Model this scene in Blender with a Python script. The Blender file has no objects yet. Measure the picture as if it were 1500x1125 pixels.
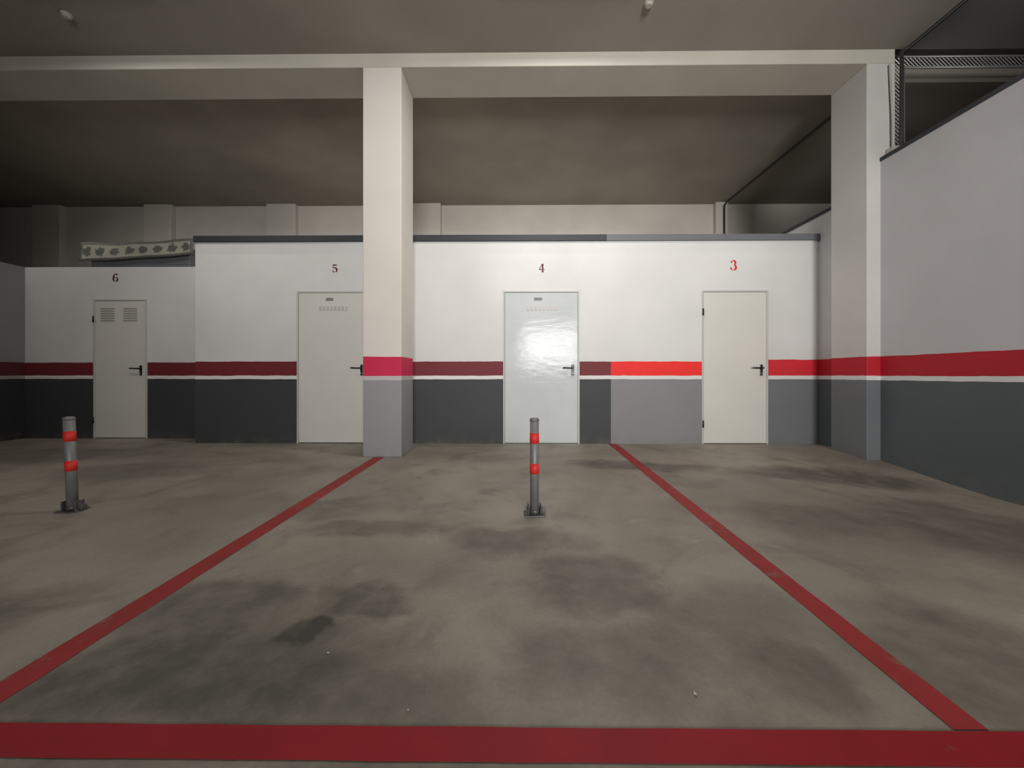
import bpy, bmesh, math, random
from mathutils import Vector, Matrix
random.seed(4)
scene = bpy.context.scene
scene.view_settings.view_transform = 'Standard'
COL = scene.collection

def lin(c):
    out = []
    for v in c:
        v = v / 255.0
        out.append(v / 12.92 if v <= 0.04045 else ((v + 0.055) / 1.055) ** 2.4)
    return (out[0], out[1], out[2], 1.0)

# ------------------------------------------------------------------ materials
def base_mat(name):
    m = bpy.data.materials.new(name)
    m.use_nodes = True
    nt = m.node_tree
    return m, nt, nt.nodes['Principled BSDF']

def N(nt, typ, **kw):
    n = nt.nodes.new(typ)
    for k, v in kw.items():
        setattr(n, k, v)
    return n

def noise(nt, scale, detail=4, rough=0.55, dist=0.0, vec=None):
    n = N(nt, 'ShaderNodeTexNoise')
    n.inputs['Scale'].default_value = scale
    n.inputs['Detail'].default_value = detail
    n.inputs['Roughness'].default_value = rough
    n.inputs['Distortion'].default_value = dist
    if vec is None:
        g = N(nt, 'ShaderNodeNewGeometry')
        vec = g.outputs['Position']
    nt.links.new(vec, n.inputs['Vector'])
    return n.outputs['Fac']

def maprange(nt, val, a, b, c, d, smooth=False):
    n = N(nt, 'ShaderNodeMapRange')
    if smooth:
        n.interpolation_type = 'SMOOTHSTEP'
    nt.links.new(val, n.inputs['Value'])
    for i, v in zip(('From Min', 'From Max', 'To Min', 'To Max'), (a, b, c, d)):
        n.inputs[i].default_value = v
    return n.outputs['Result']

def mixc(nt, fac, a, b, mode='MIX'):
    n = N(nt, 'ShaderNodeMix')
    n.data_type = 'RGBA'
    n.blend_type = mode
    def s(v, sock):
        if isinstance(v, bpy.types.NodeSocket):
            nt.links.new(v, sock)
        else:
            sock.default_value = v
    s(fac, n.inputs[0]); s(a, n.inputs[6]); s(b, n.inputs[7])
    return n.outputs[2]

def math_n(nt, op, a, b=None):
    n = N(nt, 'ShaderNodeMath', operation=op)
    for i, v in enumerate((a, b)):
        if v is None: continue
        if isinstance(v, bpy.types.NodeSocket): nt.links.new(v, n.inputs[i])
        else: n.inputs[i].default_value = v
    return n.outputs[0]

def bump(nt, bsdf, h, strength=0.2, dist=0.01):
    b = N(nt, 'ShaderNodeBump')
    b.inputs['Strength'].default_value = strength
    b.inputs['Distance'].default_value = dist
    nt.links.new(h, b.inputs['Height'])
    nt.links.new(b.outputs['Normal'], bsdf.inputs['Normal'])

def mottled(name, rgb, rough=0.7, var=0.12, scale=1.5, bmp=0.1, metal=0.0, fine=40):
    m, nt, b = base_mat(name)
    c = lin(rgb)
    dark = tuple(v * (1 - var) for v in c[:3]) + (1,)
    f = maprange(nt, noise(nt, scale, 5), 0.35, 0.65, 0, 1)
    col = mixc(nt, f, dark, c)
    nt.links.new(col, b.inputs['Base Color'])
    b.inputs['Roughness'].default_value = rough
    b.inputs['Metallic'].default_value = metal
    if bmp:
        bump(nt, b, noise(nt, fine, 3), bmp, 0.01)
    return m

def banded(name, stops, rough=0.65, var=0.07):
    """painted wall: stops = [(z_start, rgb), ...] constant bands by height"""
    m, nt, b = base_mat(name)
    g = N(nt, 'ShaderNodeNewGeometry')
    s = N(nt, 'ShaderNodeSeparateXYZ')
    nt.links.new(g.outputs['Position'], s.inputs[0])
    wob = maprange(nt, noise(nt, 5, 2), 0.3, 0.7, -0.003, 0.003)
    z = math_n(nt, 'ADD', s.outputs['Z'], wob)
    z = maprange(nt, z, -1.0, 5.0, 0, 1)
    r = N(nt, 'ShaderNodeValToRGB')
    r.color_ramp.interpolation = 'CONSTANT'
    els = r.color_ramp.elements
    while len(els) > 1: els.remove(els[-1])
    els[0].position = 0; els[0].color = lin(stops[0][1])
    for zz, c in stops[1:]:
        e = els.new((zz + 1.0) / 6.0); e.color = lin(c)
    nt.links.new(z, r.inputs['Fac'])
    f = maprange(nt, noise(nt, 1.3, 6), 0.3, 0.7, 1 - var * 1.6, 1.0)
    mul = mixc(nt, 1.0, r.outputs['Color'], f, 'MULTIPLY')
    # scuffs close to the floor
    lowf = maprange(nt, s.outputs['Z'], 0.0, 0.14, 0.35, 0.0, True)
    lowf = math_n(nt, 'MULTIPLY', lowf, maprange(nt, noise(nt, 9, 5), 0.45, 0.65, 0, 1))
    mul = mixc(nt, lowf, mul, lin((105, 98, 88)))
    nt.links.new(mul, b.inputs['Base Color'])
    b.inputs['Roughness'].default_value = rough
    bump(nt, b, noise(nt, 14, 6), 0.12, 0.01)
    return m

WHITE = (215, 213, 210)
LINEW = (222, 219, 217)
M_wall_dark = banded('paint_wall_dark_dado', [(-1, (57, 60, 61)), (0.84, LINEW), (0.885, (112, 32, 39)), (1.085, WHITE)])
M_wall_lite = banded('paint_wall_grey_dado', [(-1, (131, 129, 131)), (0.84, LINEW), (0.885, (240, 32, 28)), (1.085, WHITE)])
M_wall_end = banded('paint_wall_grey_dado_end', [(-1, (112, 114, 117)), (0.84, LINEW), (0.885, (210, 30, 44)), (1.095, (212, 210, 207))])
M_wall_left_shaded = banded('paint_wall_left_end', [(-1, (40, 42, 44)), (0.84, (150, 148, 146)), (0.885, (84, 22, 28)), (1.085, (132, 130, 128))])  # dark-dado wall colours taken darker, painting in the dim left end
M_wall_right = banded('paint_side_wall', [(-1, (85, 92, 95)), (0.845, LINEW), (0.885, (178, 18, 36)), (1.09, (192, 190, 191))])
M_column = banded('paint_column', [(-1, (145, 144, 145)), (0.84, (190, 182, 181)), (0.885, (202, 26, 74)), (1.10, (217, 210, 201))])
M_column_r = banded('paint_column_side', [(-1, (110, 114, 117)), (0.84, LINEW), (0.885, (186, 20, 40)), (1.10, (202, 199, 195))])
M_far = mottled('paint_far_wall', (202, 196, 186), 0.8, 0.16, 0.9)
M_ceil_rear = mottled('concrete_ceiling_rear', (154, 147, 136), 0.9, 0.28, 0.6)
M_ceil = mottled('concrete_ceiling_front', (158, 152, 142), 0.9, 0.18, 0.6)
M_beam = mottled('paint_beam', (192, 187, 175), 0.8, 0.12, 1.2)
M_roof = mottled('roof_render_light', (198, 194, 186), 0.9, 0.1, 1.2)
M_cap_dark = mottled('cap_dark', (46, 48, 52), 0.6, 0.1, 3)
M_cap_lite = mottled('cap_grey', (104, 106, 110), 0.6, 0.1, 3)
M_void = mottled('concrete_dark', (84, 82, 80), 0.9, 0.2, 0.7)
M_black = mottled('plastic_black', (18, 18, 19), 0.35, 0.05, 8, 0)
M_pipe = mottled('conduit_dark', (50, 50, 50), 0.5, 0.1, 4, 0)
M_galv = mottled('galvanised_wire', (150, 150, 146), 0.45, 0.1, 9, 0, 0.5)
M_door_cream = mottled('door_enamel_cream', (208, 205, 197), 0.45, 0.04, 2, 0.02)
M_door_frame = mottled('door_frame_enamel', (186, 184, 179), 0.45, 0.05, 3, 0.02)
M_num_dark = mottled('stencil_paint_maroon', (88, 16, 24), 0.7, 0.1, 30, 0)
M_num_red = mottled('stencil_paint_red', (216, 36, 36), 0.7, 0.1, 30, 0)
M_white_plastic = mottled('plastic_white', (175, 172, 162), 0.5, 0.05, 5, 0)
M_scrap = mottled('paper_scrap', (186, 182, 170), 0.8, 0.05, 5, 0)
M_boll = mottled('bollard_galvanised', (122, 122, 121), 0.5, 0.15, 14, 0.04, 0.2)
M_boll_red = mottled('bollard_red_tape', (212, 44, 38), 0.6, 0.08, 14, 0)
M_zinc = mottled('zinc_base', (100, 99, 96), 0.5, 0.25, 25, 0.1, 0.4)
M_slot = mottled('vent_shadow_grey', (160, 157, 150), 0.6, 0.1, 5, 0)
M_label = mottled('label_print', (140, 140, 138), 0.6, 0.5, 60, 0)

def glossy_door():
    m, nt, b = base_mat('door_enamel_white_gloss')
    f = maprange(nt, noise(nt, 2.2, 4), 0.3, 0.7, 0, 1)
    col = mixc(nt, f, lin((191, 195, 195)), lin((201, 204, 203)))
    nt.links.new(col, b.inputs['Base Color'])
    b.inputs['Roughness'].default_value = 0.11
    b.inputs['Specular IOR Level'].default_value = 0.085
    g = N(nt, 'ShaderNodeNewGeometry')
    mp = N(nt, 'ShaderNodeMapping'); mp.inputs['Scale'].default_value = (1.6, 1, 4.0)
    nt.links.new(g.outputs['Position'], mp.inputs['Vector'])
    bump(nt, b, noise(nt, 4.0, 5, vec=mp.outputs['Vector']), 0.085, 0.02)
    return m
M_door_gloss = glossy_door()

def concrete_floor_color(nt):
    g = N(nt, 'ShaderNodeNewGeometry')
    pos = g.outputs['Position']
    big = maprange(nt, noise(nt, 0.55, 5, 0.6, 0.4), 0.36, 0.66, 0, 1, True)
    col = mixc(nt, big, lin((124, 116, 104)), lin((150, 141, 128)))
    med = maprange(nt, noise(nt, 2.3, 6, 0.62, 0.6), 0.48, 0.70, 0, 0.6, True)
    col = mixc(nt, med, col, lin((98, 92, 81)))
    lite = maprange(nt, noise(nt, 1.4, 7, 0.7, 1.2), 0.58, 0.75, 0, 0.4, True)
    col = mixc(nt, lite, col, lin((170, 162, 149)))
    wn = N(nt, 'ShaderNodeTexNoise'); wn.inputs['Scale'].default_value = 3.2; wn.inputs['Detail'].default_value = 7
    wn.inputs['Roughness'].default_value = .6
    nt.links.new(pos, wn.inputs['Vector'])
    sub = N(nt, 'ShaderNodeVectorMath', operation='SUBTRACT'); sub.inputs[1].default_value = (0.5, 0.5, 0.5)
    nt.links.new(wn.outputs['Color'], sub.inputs[0])
    sc = N(nt, 'ShaderNodeVectorMath', operation='SCALE'); sc.inputs['Scale'].default_value = 0.45
    nt.links.new(sub.outputs[0], sc.inputs[0])
    ad = N(nt, 'ShaderNodeVectorMath', operation='ADD')
    nt.links.new(pos, ad.inputs[0]); nt.links.new(sc.outputs[0], ad.inputs[1])
    total = None
    stains_and_dimming = [(-0.757, 1.355, .12, .09, .92), (-1.18, 1.50, .30, .20, .65), (-0.61, 1.54, .16, .11, .68),  # floor stains, plus broad near patches that paint in foreground dimness
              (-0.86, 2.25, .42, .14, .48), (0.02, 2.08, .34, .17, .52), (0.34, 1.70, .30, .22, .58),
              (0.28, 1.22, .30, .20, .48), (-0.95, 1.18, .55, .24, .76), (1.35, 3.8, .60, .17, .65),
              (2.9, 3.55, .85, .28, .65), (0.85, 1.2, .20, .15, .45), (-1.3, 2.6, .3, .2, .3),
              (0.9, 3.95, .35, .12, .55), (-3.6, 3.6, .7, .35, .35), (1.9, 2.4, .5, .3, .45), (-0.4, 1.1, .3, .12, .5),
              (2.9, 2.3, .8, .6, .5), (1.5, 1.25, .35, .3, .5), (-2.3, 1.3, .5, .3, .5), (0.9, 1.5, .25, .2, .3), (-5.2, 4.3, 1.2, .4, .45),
              (0.2, .62, 3.5, .32, .6)]  # wide band: dimness of the near floor put into its colour
    for (x, y, rx, ry, a) in stains_and_dimming:
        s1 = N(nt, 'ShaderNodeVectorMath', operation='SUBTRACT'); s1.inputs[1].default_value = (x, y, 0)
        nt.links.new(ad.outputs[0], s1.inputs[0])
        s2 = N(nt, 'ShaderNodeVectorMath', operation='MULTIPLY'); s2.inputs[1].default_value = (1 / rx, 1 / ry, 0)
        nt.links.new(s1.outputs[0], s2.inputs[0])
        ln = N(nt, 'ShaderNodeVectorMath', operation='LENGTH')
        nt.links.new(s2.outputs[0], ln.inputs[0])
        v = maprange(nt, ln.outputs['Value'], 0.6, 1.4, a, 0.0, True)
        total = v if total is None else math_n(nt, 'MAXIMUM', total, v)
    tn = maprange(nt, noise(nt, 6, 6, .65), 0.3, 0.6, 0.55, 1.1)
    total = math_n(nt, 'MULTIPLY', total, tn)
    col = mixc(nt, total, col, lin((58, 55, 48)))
    fine = maprange(nt, noise(nt, 60, 3), 0.3, 0.7, 0.92, 1.06)
    return mixc(nt, 1.0, col, fine, 'MULTIPLY')

def floor_mat():
    m, nt, b = base_mat('concrete_floor_stained')
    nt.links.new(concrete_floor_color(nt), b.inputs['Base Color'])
    r = maprange(nt, noise(nt, 1.7, 5), 0.3, 0.7, 0.45, 0.7)
    nt.links.new(r, b.inputs['Roughness'])
    bump(nt, b, noise(nt, 18, 6), 0.12, 0.01)
    return m
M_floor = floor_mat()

def line_mat(name, rgb, wear):
    m, nt, b = base_mat(name)
    c = lin(rgb)
    f = maprange(nt, noise(nt, 3, 5), 0.3, 0.7, 0, 1)
    col = mixc(nt, f, tuple(v * 0.72 for v in c[:3]) + (1,), c)
    w = maprange(nt, noise(nt, 5.5, 9, 0.72, 0.8), wear, wear + 0.08, 0, 0.6)
    col = mixc(nt, w, col, lin((124, 100, 88)))
    nt.links.new(col, b.inputs['Base Color'])
    b.inputs['Roughness'].default_value = 0.6
    b.inputs['Specular IOR Level'].default_value = 0.3
    bump(nt, b, noise(nt, 25, 5), 0.1, 0.01)
    return m
M_line = line_mat('road_paint_red', (148, 42, 43), 0.57)
M_line2 = line_mat('road_paint_red_front', (146, 14, 26), 0.64)

# ------------------------------------------------------------------ geometry helpers
def obj_from_bm(name, bm, mat, parent=None, smooth=False):
    me = bpy.data.meshes.new(name)
    bm.normal_update()
    bm.to_mesh(me); bm.free()
    if smooth:
        for p in me.polygons: p.use_smooth = True
    if mat: me.materials.append(mat)
    o = bpy.data.objects.new(name, me)
    COL.objects.link(o)
    if parent: o.parent = parent
    return o

def add_box(bm, x0, x1, y0, y1, z0, z1):
    vs = [bm.verts.new((x, y, z)) for z in (z0, z1) for y in (y0, y1) for x in (x0, x1)]
    for f in ((0, 2, 3, 1), (4, 5, 7, 6), (0, 1, 5, 4), (2, 6, 7, 3), (0, 4, 6, 2), (1, 3, 7, 5)):
        bm.faces.new([vs[i] for i in f])

def boxes(name, lst, mat, parent=None, bevel=0.0, seg=2):
    bm = bmesh.new()
    for b in lst: add_box(bm, *b)
    o = obj_from_bm(name, bm, mat, parent)
    if bevel:
        md = o.modifiers.new('bevel', 'BEVEL'); md.width = bevel; md.segments = seg; md.limit_method = 'ANGLE'
    return o

def add_cyl(bm, p0, p1, r0, r1=None, seg=24, caps=True):
    r1 = r0 if r1 is None else r1
    p0, p1 = Vector(p0), Vector(p1)
    d = (p1 - p0).normalized()
    q = d.to_track_quat('Z', 'Y')
    a = [bm.verts.new(p0 + q @ Vector((math.cos(t) * r0, math.sin(t) * r0, 0))) for t in [2 * math.pi * i / seg for i in range(seg)]]
    b = [bm.verts.new(p1 + q @ Vector((math.cos(t) * r1, math.sin(t) * r1, 0))) for t in [2 * math.pi * i / seg for i in range(seg)]]
    for i in range(seg):
        j = (i + 1) % seg
        bm.faces.new((a[i], a[j], b[j], b[i]))
    if caps:
        bm.faces.new(a[::-1]); bm.faces.new(b)

def cyls(name, lst, mat, parent=None, seg=24):
    bm = bmesh.new()
    for c in lst: add_cyl(bm, *c, seg=seg)
    o = obj_from_bm(name, bm, mat, parent)
    for p in o.data.polygons: p.use_smooth = len(p.vertices) == 4
    return o

def tube(name, pts, r, mat, parent=None):
    cu = bpy.data.curves.new(name, 'CURVE'); cu.dimensions = '3D'
    cu.bevel_depth = r; cu.bevel_resolution = 4; cu.use_fill_caps = True
    sp = cu.splines.new('POLY'); sp.points.add(len(pts) - 1)
    for i, p in enumerate(pts): sp.points[i].co = (*p, 1)
    o = bpy.data.objects.new(name, cu)
    cu.materials.append(mat)
    COL.objects.link(o)
    if parent: o.parent = parent
    return o

def empty(name, loc=(0, 0, 0)):
    e = bpy.data.objects.new(name, None)
    e.empty_display_size = 0.1
    e.location = loc
    COL.objects.link(e)
    return e

# ------------------------------------------------------------------ room shell
YB = 5.05      # storage partition face
YL = 5.41      # recessed left partition face
YF = 8.0       # far wall
CZ = 4.46      # ceiling
def ss(t):
    t = max(0, min(1, t)); return t * t * (3 - 2 * t)
bm = bmesh.new()
nx, ny = 110, 72
x0, x1, y0, y1 = -13.0, 9.0, -6.2, 8.2
grid = []
for j in range(ny + 1):
    row = []
    for i in range(nx + 1):
        x = x0 + (x1 - x0) * i / nx; y = y0 + (y1 - y0) * j / ny
        z = -0.12 * ss((x - 2.3) / 1.7) * ss((4.7 - y) / 1.7)
        row.append(bm.verts.new((x, y, z)))
    grid.append(row)
for j in range(ny):
    for i in range(nx):
        bm.faces.new((grid[j][i], grid[j][i + 1], grid[j + 1][i + 1], grid[j + 1][i]))
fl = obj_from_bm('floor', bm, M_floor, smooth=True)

boxes('ceiling_front', [(-13, 4.27, -6.2, 4.21, CZ, CZ + .2)], M_ceil)
boxes('ceiling_rear', [(-13, 9, 4.69, 8.2, CZ, CZ + .2)], M_ceil_rear)
boxes('ceiling_right', [(4.27, 9, -6.2, 4.21, 5.3, 5.4), (4.27, 4.33, -6.2, 4.21, CZ + .2, 5.3), (4.33, 9, 4.45, 4.69, 4.66, 5.4),
                        (4.33, 9, 2.9, 3.1, 5.0, 5.3), (4.33, 9, 1.4, 1.6, 5.0, 5.3)], M_void)
boxes('wall_far', [(-13, 9, YF, YF + .2, 0, CZ)], M_far)
boxes('wall_far_pilasters', [(a, b, YF - .12, YF, 0, CZ - .0) for a, b in
      ((-12.6, -12.0), (-10.1, -9.51), (-7.75, -7.17), (-5.18, -4.57), (-2.15, -1.55), (4.11, 4.36))], M_far, bevel=0.01)
boxes('wall_outer_left', [(-13.2, -13, -6.2, 8.2, 0, CZ)], M_far)
boxes('wall_outer_right', [(9, 9.2, -6.2, 8.2, -.2, 5.4)], M_void)
boxes('wall_front', [(-13, 0.2, -6.4, -6.2, 0, CZ), (2.8, 9, -6.4, -6.2, -.2, CZ), (0.2, 2.8, -6.4, -6.2, 3.1, CZ), (0.2, 2.8, -6.4, -6.2, 0, 1.1)], M_far)

boxes('beam_main', [(-13, 4.14, 4.21, 4.69, 4.31, CZ + .2)], M_beam, bevel=0.008)

# storage partition
D5 = (-2.905, -1.95); D4 = (-0.166, 0.842); D3 = (2.446, 3.311); D6 = (-6.037, -5.259)
DH = 2.02
XS = 1.255
WT = 2.67
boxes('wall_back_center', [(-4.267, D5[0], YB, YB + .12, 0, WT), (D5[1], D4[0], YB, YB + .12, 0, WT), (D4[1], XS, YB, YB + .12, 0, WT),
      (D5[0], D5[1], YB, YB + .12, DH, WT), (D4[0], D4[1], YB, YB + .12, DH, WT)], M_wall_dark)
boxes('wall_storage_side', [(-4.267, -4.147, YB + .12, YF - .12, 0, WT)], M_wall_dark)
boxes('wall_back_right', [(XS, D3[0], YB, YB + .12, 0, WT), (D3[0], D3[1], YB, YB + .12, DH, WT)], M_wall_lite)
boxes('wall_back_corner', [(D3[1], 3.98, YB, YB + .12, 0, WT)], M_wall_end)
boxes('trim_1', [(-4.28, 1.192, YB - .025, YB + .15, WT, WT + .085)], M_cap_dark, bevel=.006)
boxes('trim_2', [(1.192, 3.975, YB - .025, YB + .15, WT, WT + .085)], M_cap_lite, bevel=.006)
boxes('wall_back_left', [(-7.03, D6[0], YL, YL + .12, 0, 2.45), (D6[1], -4.267, YL, YL + .12, 0, 2.45),
      (D6[0], D6[1], YL, YL + .12, 1.99, 2.45)], M_wall_dark)
boxes('storage_roof', [(-4.147, 3.98, YB + .15, YF - .12, 2.60, 2.67)], M_roof)
boxes('storage_roof_low', [(-7.03, -4.267, YL + .12, YF - .12, 2.38, 2.45)], M_roof)
boxes('wall_left', [(-7.15, -7.03, -6.2, YF - .12, 0, 2.45)], M_wall_left_shaded)

# right hand wall
boxes('wall_right', [(3.98, 4.13, -6.2, 4.21, -.2, 3.235)], M_wall_right)
boxes('trim_3', [(3.97, 4.14, -6.2, 4.21, 3.235, 3.275)], M_cap_dark)
boxes('wall_right_rear', [(3.98, 4.13, 4.69, YF - .12, 0, 2.99)], M_wall_right)
boxes('trim_4', [(3.97, 4.14, 4.69, YF - .12, 2.99, 3.03)], M_cap_dark)

# columns
boxes('column', [(-1.69, -1.263, 4.21, 4.69, 0, 4.31)], M_column, bevel=.008)
boxes('column.001', [(3.835, 4.14, 4.21, 4.69, -.1, 4.31)], M_column_r, bevel=.008)

# ------------------------------------------------------------------ doors
def door(name, x0, x1, ys, h, mat, louvre=None, hinge_vis=True, handle_z=1.0):
    e = empty(name, (0, 0, 0))
    fw = 0.022
    boxes('frame', [(x0, x0 + fw, ys - .008, ys + .09, 0, h), (x1 - fw, x1, ys - .008, ys + .09, 0, h),
                    (x0 + fw, x1 - fw, ys - .008, ys + .09, h - fw, h)], M_door_frame, e, .003)
    lx0, lx1 = x0 + fw + .003, x1 - fw - .003
    boxes('leaf', [(lx0, lx1, ys - .002, ys + .045, .012, h - fw - .003)], mat, e, .003)
    boxes('leaf_edge', [(lx1 - .012, lx1, ys - .006, ys - .002, .02, h - fw - .01)], mat, e, .001)
    if hinge_vis:
        cyls('hinges', [((x0 + .012, ys - .018, z), (x0 + .012, ys - .018, z + .09), .010) for z in (.22, h - .33)], M_black, e)
    hx = lx1 - .065
    boxes('handle_plate', [(hx - .018, hx + .018, ys - .012, ys - .002, handle_z - .10, handle_z + .045)], M_black, e, .006)
    cyls('handle_spindle', [((hx, ys - .012, handle_z), (hx, ys - .055, handle_z), .011)], M_black, e)
    tube('handle_lever', [(hx + .006, ys - .052, handle_z), (hx - .05, ys - .054, handle_z), (hx - .11, ys - .052, handle_z + .002), (hx - .130, ys - .042, handle_z + .002)], .010, M_black, e)
    cyls('lock_cylinder', [((hx, ys - .012, handle_z - .07), (hx, ys - .018, handle_z - .07), .009)], M_galv, e)
    w = lx1 - lx0
    if louvre == 'panels':
        for k, cx in enumerate((lx0 + w * .25, lx0 + w * .70)):
            L = []
            for i in range(6):
                z = h - .31 + i * .034
                L.append((cx - .10, cx + .10, ys - .010, ys - .002, z, z + .014))
            boxes('louvre_%d' % (k + 1), L, M_slot, e, .003)
    elif louvre == 'pressed':
        L = []
        for i in range(8):
            cx = lx0 + w * .30 + i * w * .055
            L.append((cx, cx + w * .035, ys - .007, ys - .002, h - .26, h - .20))
        boxes('vent_upper', L, M_door_frame, e, .002)
        L = []
        for i in range(4):
            cx = lx0 + w * .34 + i * w * .10
            L.append((cx, cx + w * .035, ys - .005, ys - .002, .22, .28))
        boxes('vent_lower', L, mat, e, .001)
        boxes('label', [(lx0 + w * .40, lx0 + w * .51, ys - .0035, ys - .002, h - .13, h - .09)], M_label, e)
    boxes('threshold', [(x0 + fw, x1 - fw, ys + .0, ys + .09, 0, .010)], M_zinc, e)
    return e
door('door_1', *D6, YL, 1.99, M_door_cream, 'panels')
door('door_2', *D5, YB, DH, M_door_cream, 'pressed', hinge_vis=False)
door('door_3', *D4, YB, DH, M_door_gloss, 'pressed', hinge_vis=False)
door('door_4', *D3, YB, DH, M_door_cream)

# ------------------------------------------------------------------ stencilled numbers (thick-and-thin strokes with stencil bridges)
def arc(cx, cy, r, a0, a1, w_mid, w_end, n=14, ry=None):
    ry = ry or r
    out = []
    for i in range(n + 1):
        t = i / n; a = math.radians(a0 + (a1 - a0) * t)
        out.append((cx + r * math.cos(a), cy + ry * math.sin(a), w_end + (w_mid - w_end) * math.sin(math.pi * t)))
    return out
def dot(cx, cy, r):
    return [(cx - r, cy, r * .6), (cx - r * .5, cy, r * 1.8), (cx, cy, r * 2), (cx + r * .5, cy, r * 1.8), (cx + r, cy, r * .6)]
DIG = {
 '6': [arc(0, -.2, .25, 100, 262, .19, .08), arc(0, -.2, .25, 78, -82, .19, .08), [(-.25, -.12, .17), (-.23, .15, .17), (-.12, .36, .12), (.03, .45, .08), (.14, .43, .08)], dot(.17, .34, .09)],
 '5': [[(-.22, .42, .14), (.24, .42, .14)], [(-.2, .40, .08), (-.22, .03, .08)], arc(-.02, -.18, .27, 115, -65, .20, .08), arc(-.02, -.2, .25, 268, 215, .09, .07), dot(-.2, -.32, .09)],
 '4': [[(.02, .46, .08), (-.30, -.14, .08)], [(-.33, -.18, .10), (.32, -.18, .10)], [(.1, .5, .19), (.1, -.10, .19)], [(.1, -.26, .19), (.1, -.5, .19)], [(-.04, -.48, .07), (.24, -.48, .07)]],
 '3': [arc(-.02, .24, .21, 105, -70, .19, .08), arc(-.02, -.22, .26, 72, -85, .21, .08), arc(-.02, .24, .21, 118, 160, .08, .07), arc(-.02, -.22, .26, 262, 205, .09, .07), dot(-.19, .29, .08), dot(-.23, -.30, .09)],
}
def stencil(ch, x, z, ys, size, mat):
    bm = bmesh.new()
    for k, st in enumerate(DIG[ch]):
        prev = None
        yy = -.0020 - .00015 * k
        for i, (px, pz, w) in enumerate(st):
            a = st[max(i - 1, 0)]; b = st[min(i + 1, len(st) - 1)]
            d = Vector((b[0] - a[0], b[1] - a[1])).normalized()
            nrm = Vector((-d.y, d.x)) * w * .5
            p = [(px + nrm.x, pz + nrm.y), (px - nrm.x, pz - nrm.y)]
            vs = [bm.verts.new((q[0] * size, yv, q[1] * size)) for yv in (yy, 0.0) for q in p]
            if prev:
                bm.faces.new((prev[0], prev[1], vs[1], vs[0])); bm.faces.new((prev[2], vs[2], vs[3], prev[3]))
                bm.faces.new((prev[0], vs[0], vs[2], prev[2])); bm.faces.new((prev[1], prev[3], vs[3], vs[1]))
            prev = vs
    o = obj_from_bm('stencil_number', bm, mat)
    o.location = (x, ys - .001, z)
    return o
stencil('6', -5.72, 2.30, YL, .12, M_num_dark)
stencil('5', -2.40, 2.32, YB, .11, M_num_dark)
stencil('4', 0.345, 2.32, YB, .11, M_num_dark)
stencil('3', 2.86, 2.35, YB, .135, M_num_red)

# ------------------------------------------------------------------ painted lines on the floor
def line_quad(name, pts, mat, th=.002):
    bm = bmesh.new()
    n = 40
    (ax0, ax1, ay), (bx0, bx1, by) = pts
    prev = None
    for i in range(n + 1):
        t = i / n
        w = random.uniform(-.002, .002)
        a = bm.verts.new((ax0 + (bx0 - ax0) * t + w, ay + (by - ay) * t, th))
        b = bm.verts.new((ax1 + (bx1 - ax1) * t + w * .5, ay + (by - ay) * t, th))
        if prev: bm.faces.new((prev[0], prev[1], b, a))
        prev = (a, b)
    return obj_from_bm(name, bm, mat)
line_quad('floor_line', ((-1.425, -1.525, .99), (-1.45, -1.565, 4.20)), M_line)
line_quad('floor_line.001', ((1.21, 1.12, .99), (1.33, 1.22, 5.04)), M_line)
bm = bmesh.new(); prev = None
for i in range(81):
    x = -5.5 + 9.4 * i / 80
    zf = -0.12 * ss((x - 2.3) / 1.7) + .0025
    a = bm.verts.new((x, .895 + random.uniform(-.001, .001), zf)); b = bm.verts.new((x, .985 + random.uniform(-.001, .001), zf))
    if prev: bm.faces.new((prev[0], a, b, prev[1]))
    prev = (a, b)
obj_from_bm('floor_line_front', bm, M_line2)

# ------------------------------------------------------------------ bollards
def bollard(name, x, y, lean=(0, 0), rot=0.0):
    e = empty(name, (x, y, 0))
    e.rotation_euler = (0, 0, rot)
    r = .029
    boxes('base_plate', [(-.068, .068, -.05, .05, 0, .008)], M_zinc, e, .003)
    boxes('hinge_ears', [(-.044, -.036, -.033, .033, .008, .07), (.036, .044, -.033, .033, .008, .07)], M_zinc, e, .003)
    cyls('hinge_bolt', [((-.050, 0, .045), (.050, 0, .045), .008), ((-.054, 0, .045), (-.044, 0, .045), .013), ((.044, 0, .045), (.054, 0, .045), .013)], M_zinc, e, 12)
    cyls('anchor_bolts', [((sx * .056, sy * .036, .008), (sx * .056, sy * .036, .017), .008) for sx in (-1, 1) for sy in (-1, 1)], M_zinc, e, 6)
    boxes('lock_box', [(.045, .072, -.02, .02, .010, .042)], M_zinc, e, .004)
    post = empty('post', (0, 0, .010)); post.parent = e
    post.rotation_euler = (lean[1], lean[0], 0)
    cyls('tube', [((0, 0, .0), (0, 0, .605), r)], M_boll, post, 32)
    cyls('cap', [((0, 0, .600), (0, 0, .612), r + .0025), ((0, 0, .612), (0, 0, .620), r + .0025, r * .7)], M_boll, post, 32)
    cyls('collar', [((0, 0, 0), (0, 0, .03), r + .004)], M_zinc, post, 32)
    for k, z in enumerate((.258, .455)):
        cyls('red_band_%d' % (k + 1), [((0, 0, z), (0, 0, z + .068), r + .0015)], M_boll_red, post, 32)
    return e
bollard('parking_bollard', 0.122, 2.49, (0.0, 0), 0.05)
bollard('parking_bollard.001', -2.965, 2.53, (-.055, -.02), .12)

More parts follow.
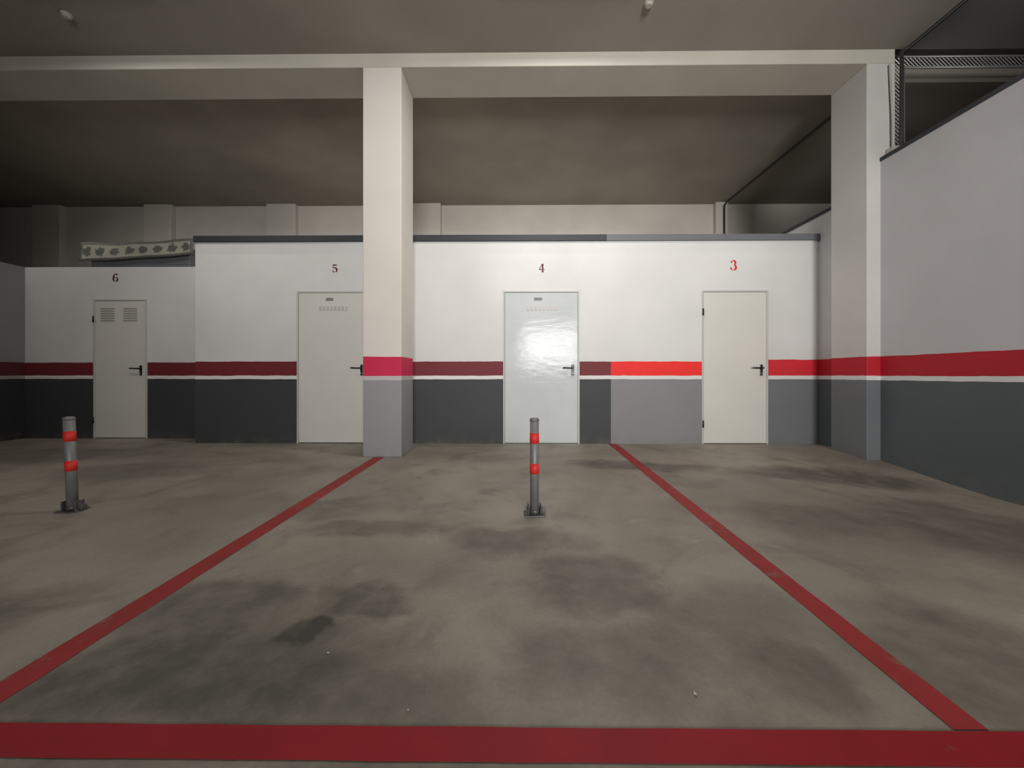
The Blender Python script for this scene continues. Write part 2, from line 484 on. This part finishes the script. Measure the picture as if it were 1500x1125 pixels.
# ------------------------------------------------------------------ printed banner on the low storage roof
def banner():
    e = empty('printed_banner', (0, 0, 0))
    m, nt, b = base_mat('banner_print')
    tc = N(nt, 'ShaderNodeTexCoord')
    s = N(nt, 'ShaderNodeSeparateXYZ'); nt.links.new(tc.outputs['UV'], s.inputs[0])
    fx = math_n(nt, 'SUBTRACT', math_n(nt, 'FRACT', math_n(nt, 'MULTIPLY', s.outputs[0], 8.0)), .5)
    fy = math_n(nt, 'MULTIPLY', math_n(nt, 'SUBTRACT', s.outputs[1], .5), 1.35)
    d = math_n(nt, 'SQRT', math_n(nt, 'ADD', math_n(nt, 'MULTIPLY', fx, fx), math_n(nt, 'MULTIPLY', fy, fy)))
    nn = noise(nt, 26, 3)
    d = math_n(nt, 'ADD', d, math_n(nt, 'MULTIPLY', math_n(nt, 'SUBTRACT', nn, .5), .7))
    ring = maprange(nt, d, .28, .36, 1, 0)
    col = mixc(nt, ring, lin((156, 152, 140)), lin((86, 86, 82)))
    ey = math_n(nt, 'ABSOLUTE', math_n(nt, 'SUBTRACT', s.outputs[1], .5))
    wav = math_n(nt, 'ADD', ey, math_n(nt, 'MULTIPLY', math_n(nt, 'SUBTRACT', noise(nt, 9, 3), .5), .12))
    edge = maprange(nt, wav, .33, .38, 0, 1)
    col = mixc(nt, edge, col, lin((92, 91, 86)))
    ex = math_n(nt, 'ABSOLUTE', math_n(nt, 'SUBTRACT', s.outputs[0], .5))
    edge2 = math_n(nt, 'GREATER_THAN', ex, .475)
    col = mixc(nt, edge2, col, lin((92, 91, 86)))
    nt.links.new(col, b.inputs['Base Color']); b.inputs['Roughness'].default_value = .7
    bm = bmesh.new(); uvl = bm.loops.layers.uv.new('UVMap')
    n = 48; k = 8
    rows = []
    for i in range(n + 1):
        t = i / n
        x = -6.5 + 1.71 * t
        zt = 2.885 + .06 * t - .03 * math.sin(t * math.pi) + .006 * math.sin(t * 17)
        zb = 2.595 + .10 * t - .01 * math.sin(t * math.pi) + .006 * math.sin(t * 13 + 1)
        rows.append([(bm.verts.new((x, 5.62 + .008 * math.sin(t * 15 + j * .4) + .03 * (j / k), zb + (zt - zb) * j / k)), t, j / k) for j in range(k + 1)])
    for i in range(n):
        for j in range(k):
            q = (rows[i][j], rows[i + 1][j], rows[i + 1][j + 1], rows[i][j + 1])
            f = bm.faces.new([v[0] for v in q])
            for lp, v in zip(f.loops, q): lp[uvl].uv = (v[1], v[2])
    o = obj_from_bm('cloth', bm, m, e, True)
    sol = o.modifiers.new('s', 'SOLIDIFY'); sol.thickness = .006; sol.offset = 1
    boxes('support_crate', [(-6.4, -4.9, 5.70, 6.1, 2.45, 2.82)], M_cap_lite, e, .01)
    return e
banner()

# ------------------------------------------------------------------ conduits, detectors, mesh
e = empty('electrical_conduit')
tube('run_ceiling', [(4.24, -6.1, CZ - .02), (4.24, 4.16, CZ - .02), (4.17, 4.17, CZ - .06), (4.165, 4.17, 3.36), (4.165, 4.17, 3.29)], .018, M_pipe, e)
tube('run_rear', [(4.31, 4.71, CZ - .02), (4.31, 7.85, CZ - .02), (4.26, 7.85, CZ - .10), (4.26, 7.85, 2.75)], .018, M_pipe, e)
boxes('junction_box', [(4.03, 4.12, 4.12, 4.205, 3.275, 3.36)], M_white_plastic, e, .006)
tube('drop_on_column', [(4.08, 4.17, 3.35), (4.08, 4.18, 3.7), (4.06, 4.19, 4.28)], .010, M_white_plastic, e)

for k, (x, y) in enumerate(((-4.42, 3.72), (1.27, 3.66))):
    cyls('smoke_detector' if k == 0 else 'smoke_detector.001', [((x, y, CZ - .018), (x, y, CZ), .045), ((x, y, CZ - .035), (x, y, CZ - .018), .025, .04)], M_beam)

# chain link guard behind the right wall, posts standing on the floor
e = empty('chain_link_guard')
Y = 4.30
xa, xb, zb = 4.20, 4.32, 4.42
rr = .012
def fz(x, y): return -0.12 * ss((x - 2.3) / 1.7) * ss((4.7 - y) / 1.7)
f0 = fz(4.3, Y)
cyls('outer_frame', [((xa, Y, f0), (xa, Y, zb + .03), rr), ((xa, Y, zb + .03), (7.5, Y, zb + .03), rr), ((7.5, Y, f0), (7.5, Y, zb + .03), rr)], M_galv, e, 12)
cyls('inner_frame', [((xb, Y, f0), (xb, Y, zb - .09), rr), ((xb, Y, zb - .09), (7.5, Y, zb - .09), rr)], M_galv, e, 12)
bm = bmesh.new()
p = .045
z = f0 + .02
while z < zb - .06:
    add_cyl(bm, (xa, Y, z), (xb, Y, z + .12), .0032, seg=5, caps=False)
    add_cyl(bm, (xb, Y, z), (xa, Y, z + .12), .0032, seg=5, caps=False)
    z += p
x = xa
while x < 7.4:
    add_cyl(bm, (x, Y, zb - .09), (x + .12, Y, zb + .03), .0032, seg=5, caps=False)
    add_cyl(bm, (x + .12, Y, zb - .09), (x, Y, zb + .03), .0032, seg=5, caps=False)
    x += p
obj_from_bm('wire', bm, M_galv, e)

# paper scraps
bm = bmesh.new()
for (x, y, s) in ((-.61, 1.24, .007), (.51, 1.09, .008), (-.29, 1.03, .004)):
    a = random.random() * 3
    vs = [bm.verts.new((x + s * math.cos(a + t) * (1 if i % 2 else .5), y + s * math.sin(a + t) * (1 if i % 2 else .5), .004 + .002 * (i % 2))) for i, t in enumerate((0, 1.4, 3.1, 4.6))]
    bm.faces.new(vs)
obj_from_bm('paper_scraps', bm, M_scrap)

# ------------------------------------------------------------------ lights
def area(name, loc, target, sx, sy, power, col=(1, 1, 1), spread=180):
    l = bpy.data.lights.new(name, 'AREA'); l.shape = 'RECTANGLE'
    l.size = sx; l.size_y = sy; l.energy = power; l.color = col; l.spread = math.radians(spread)
    o = bpy.data.objects.new(name, l); COL.objects.link(o)
    o.location = loc
    d = Vector(target) - Vector(loc)
    o.rotation_euler = d.to_track_quat('-Z', 'Y').to_euler()
    return o
area('daylight_entrance', (1.5, -6.15, 2.1), (0.9, 5, 2.95), 2.4, 1.6, 166, (1, .99, .975), 76)
def tube_lamp(name, x, y, power, tgt=None, spread=180, drop=.06):
    e = empty(name)
    boxes('housing', [(x - .62, x + .62, y - .04, y + .03, CZ - drop + .006, CZ)], M_white_plastic, e, .004)
    t = tgt or (x, y, 0)
    l = area('lamp_light', (x, y, CZ - drop), t, 1.2, .05, power, (1, .975, .94), spread)
    l.parent = e
tube_lamp('ceiling_lamp', 0.5, 3.35, 60)
tube_lamp('ceiling_lamp.001', -3.9, 3.35, 29)
for k, x in enumerate((-7.0, -3.4, 0.4, 2.9)):  # added lamps, unseen behind the beam, to brighten rear ceiling and far wall
    tube_lamp('ceiling_lamp.%03d' % (k + 2), x, 4.76, (11, 19, 21, 12)[k], (x, 7.0, 2.0), 100, .05)

w = bpy.data.worlds.new('World'); scene.world = w; w.use_nodes = True
w.node_tree.nodes['Background'].inputs['Color'].default_value = (1, .98, .95, 1)
w.node_tree.nodes['Background'].inputs['Strength'].default_value = .5

# ------------------------------------------------------------------ camera
cd = bpy.data.cameras.new('camera')
cd.sensor_fit = 'HORIZONTAL'; cd.sensor_width = 36
cd.lens = 560 / 1500 * 36
cd.shift_y = -13.5 / 1500
cd.clip_start = .02
cam = bpy.data.objects.new('camera', cd); COL.objects.link(cam)
cam.location = (0, 0, .91)
cam.rotation_euler = (math.pi / 2, 0, .0097)
scene.camera = cam
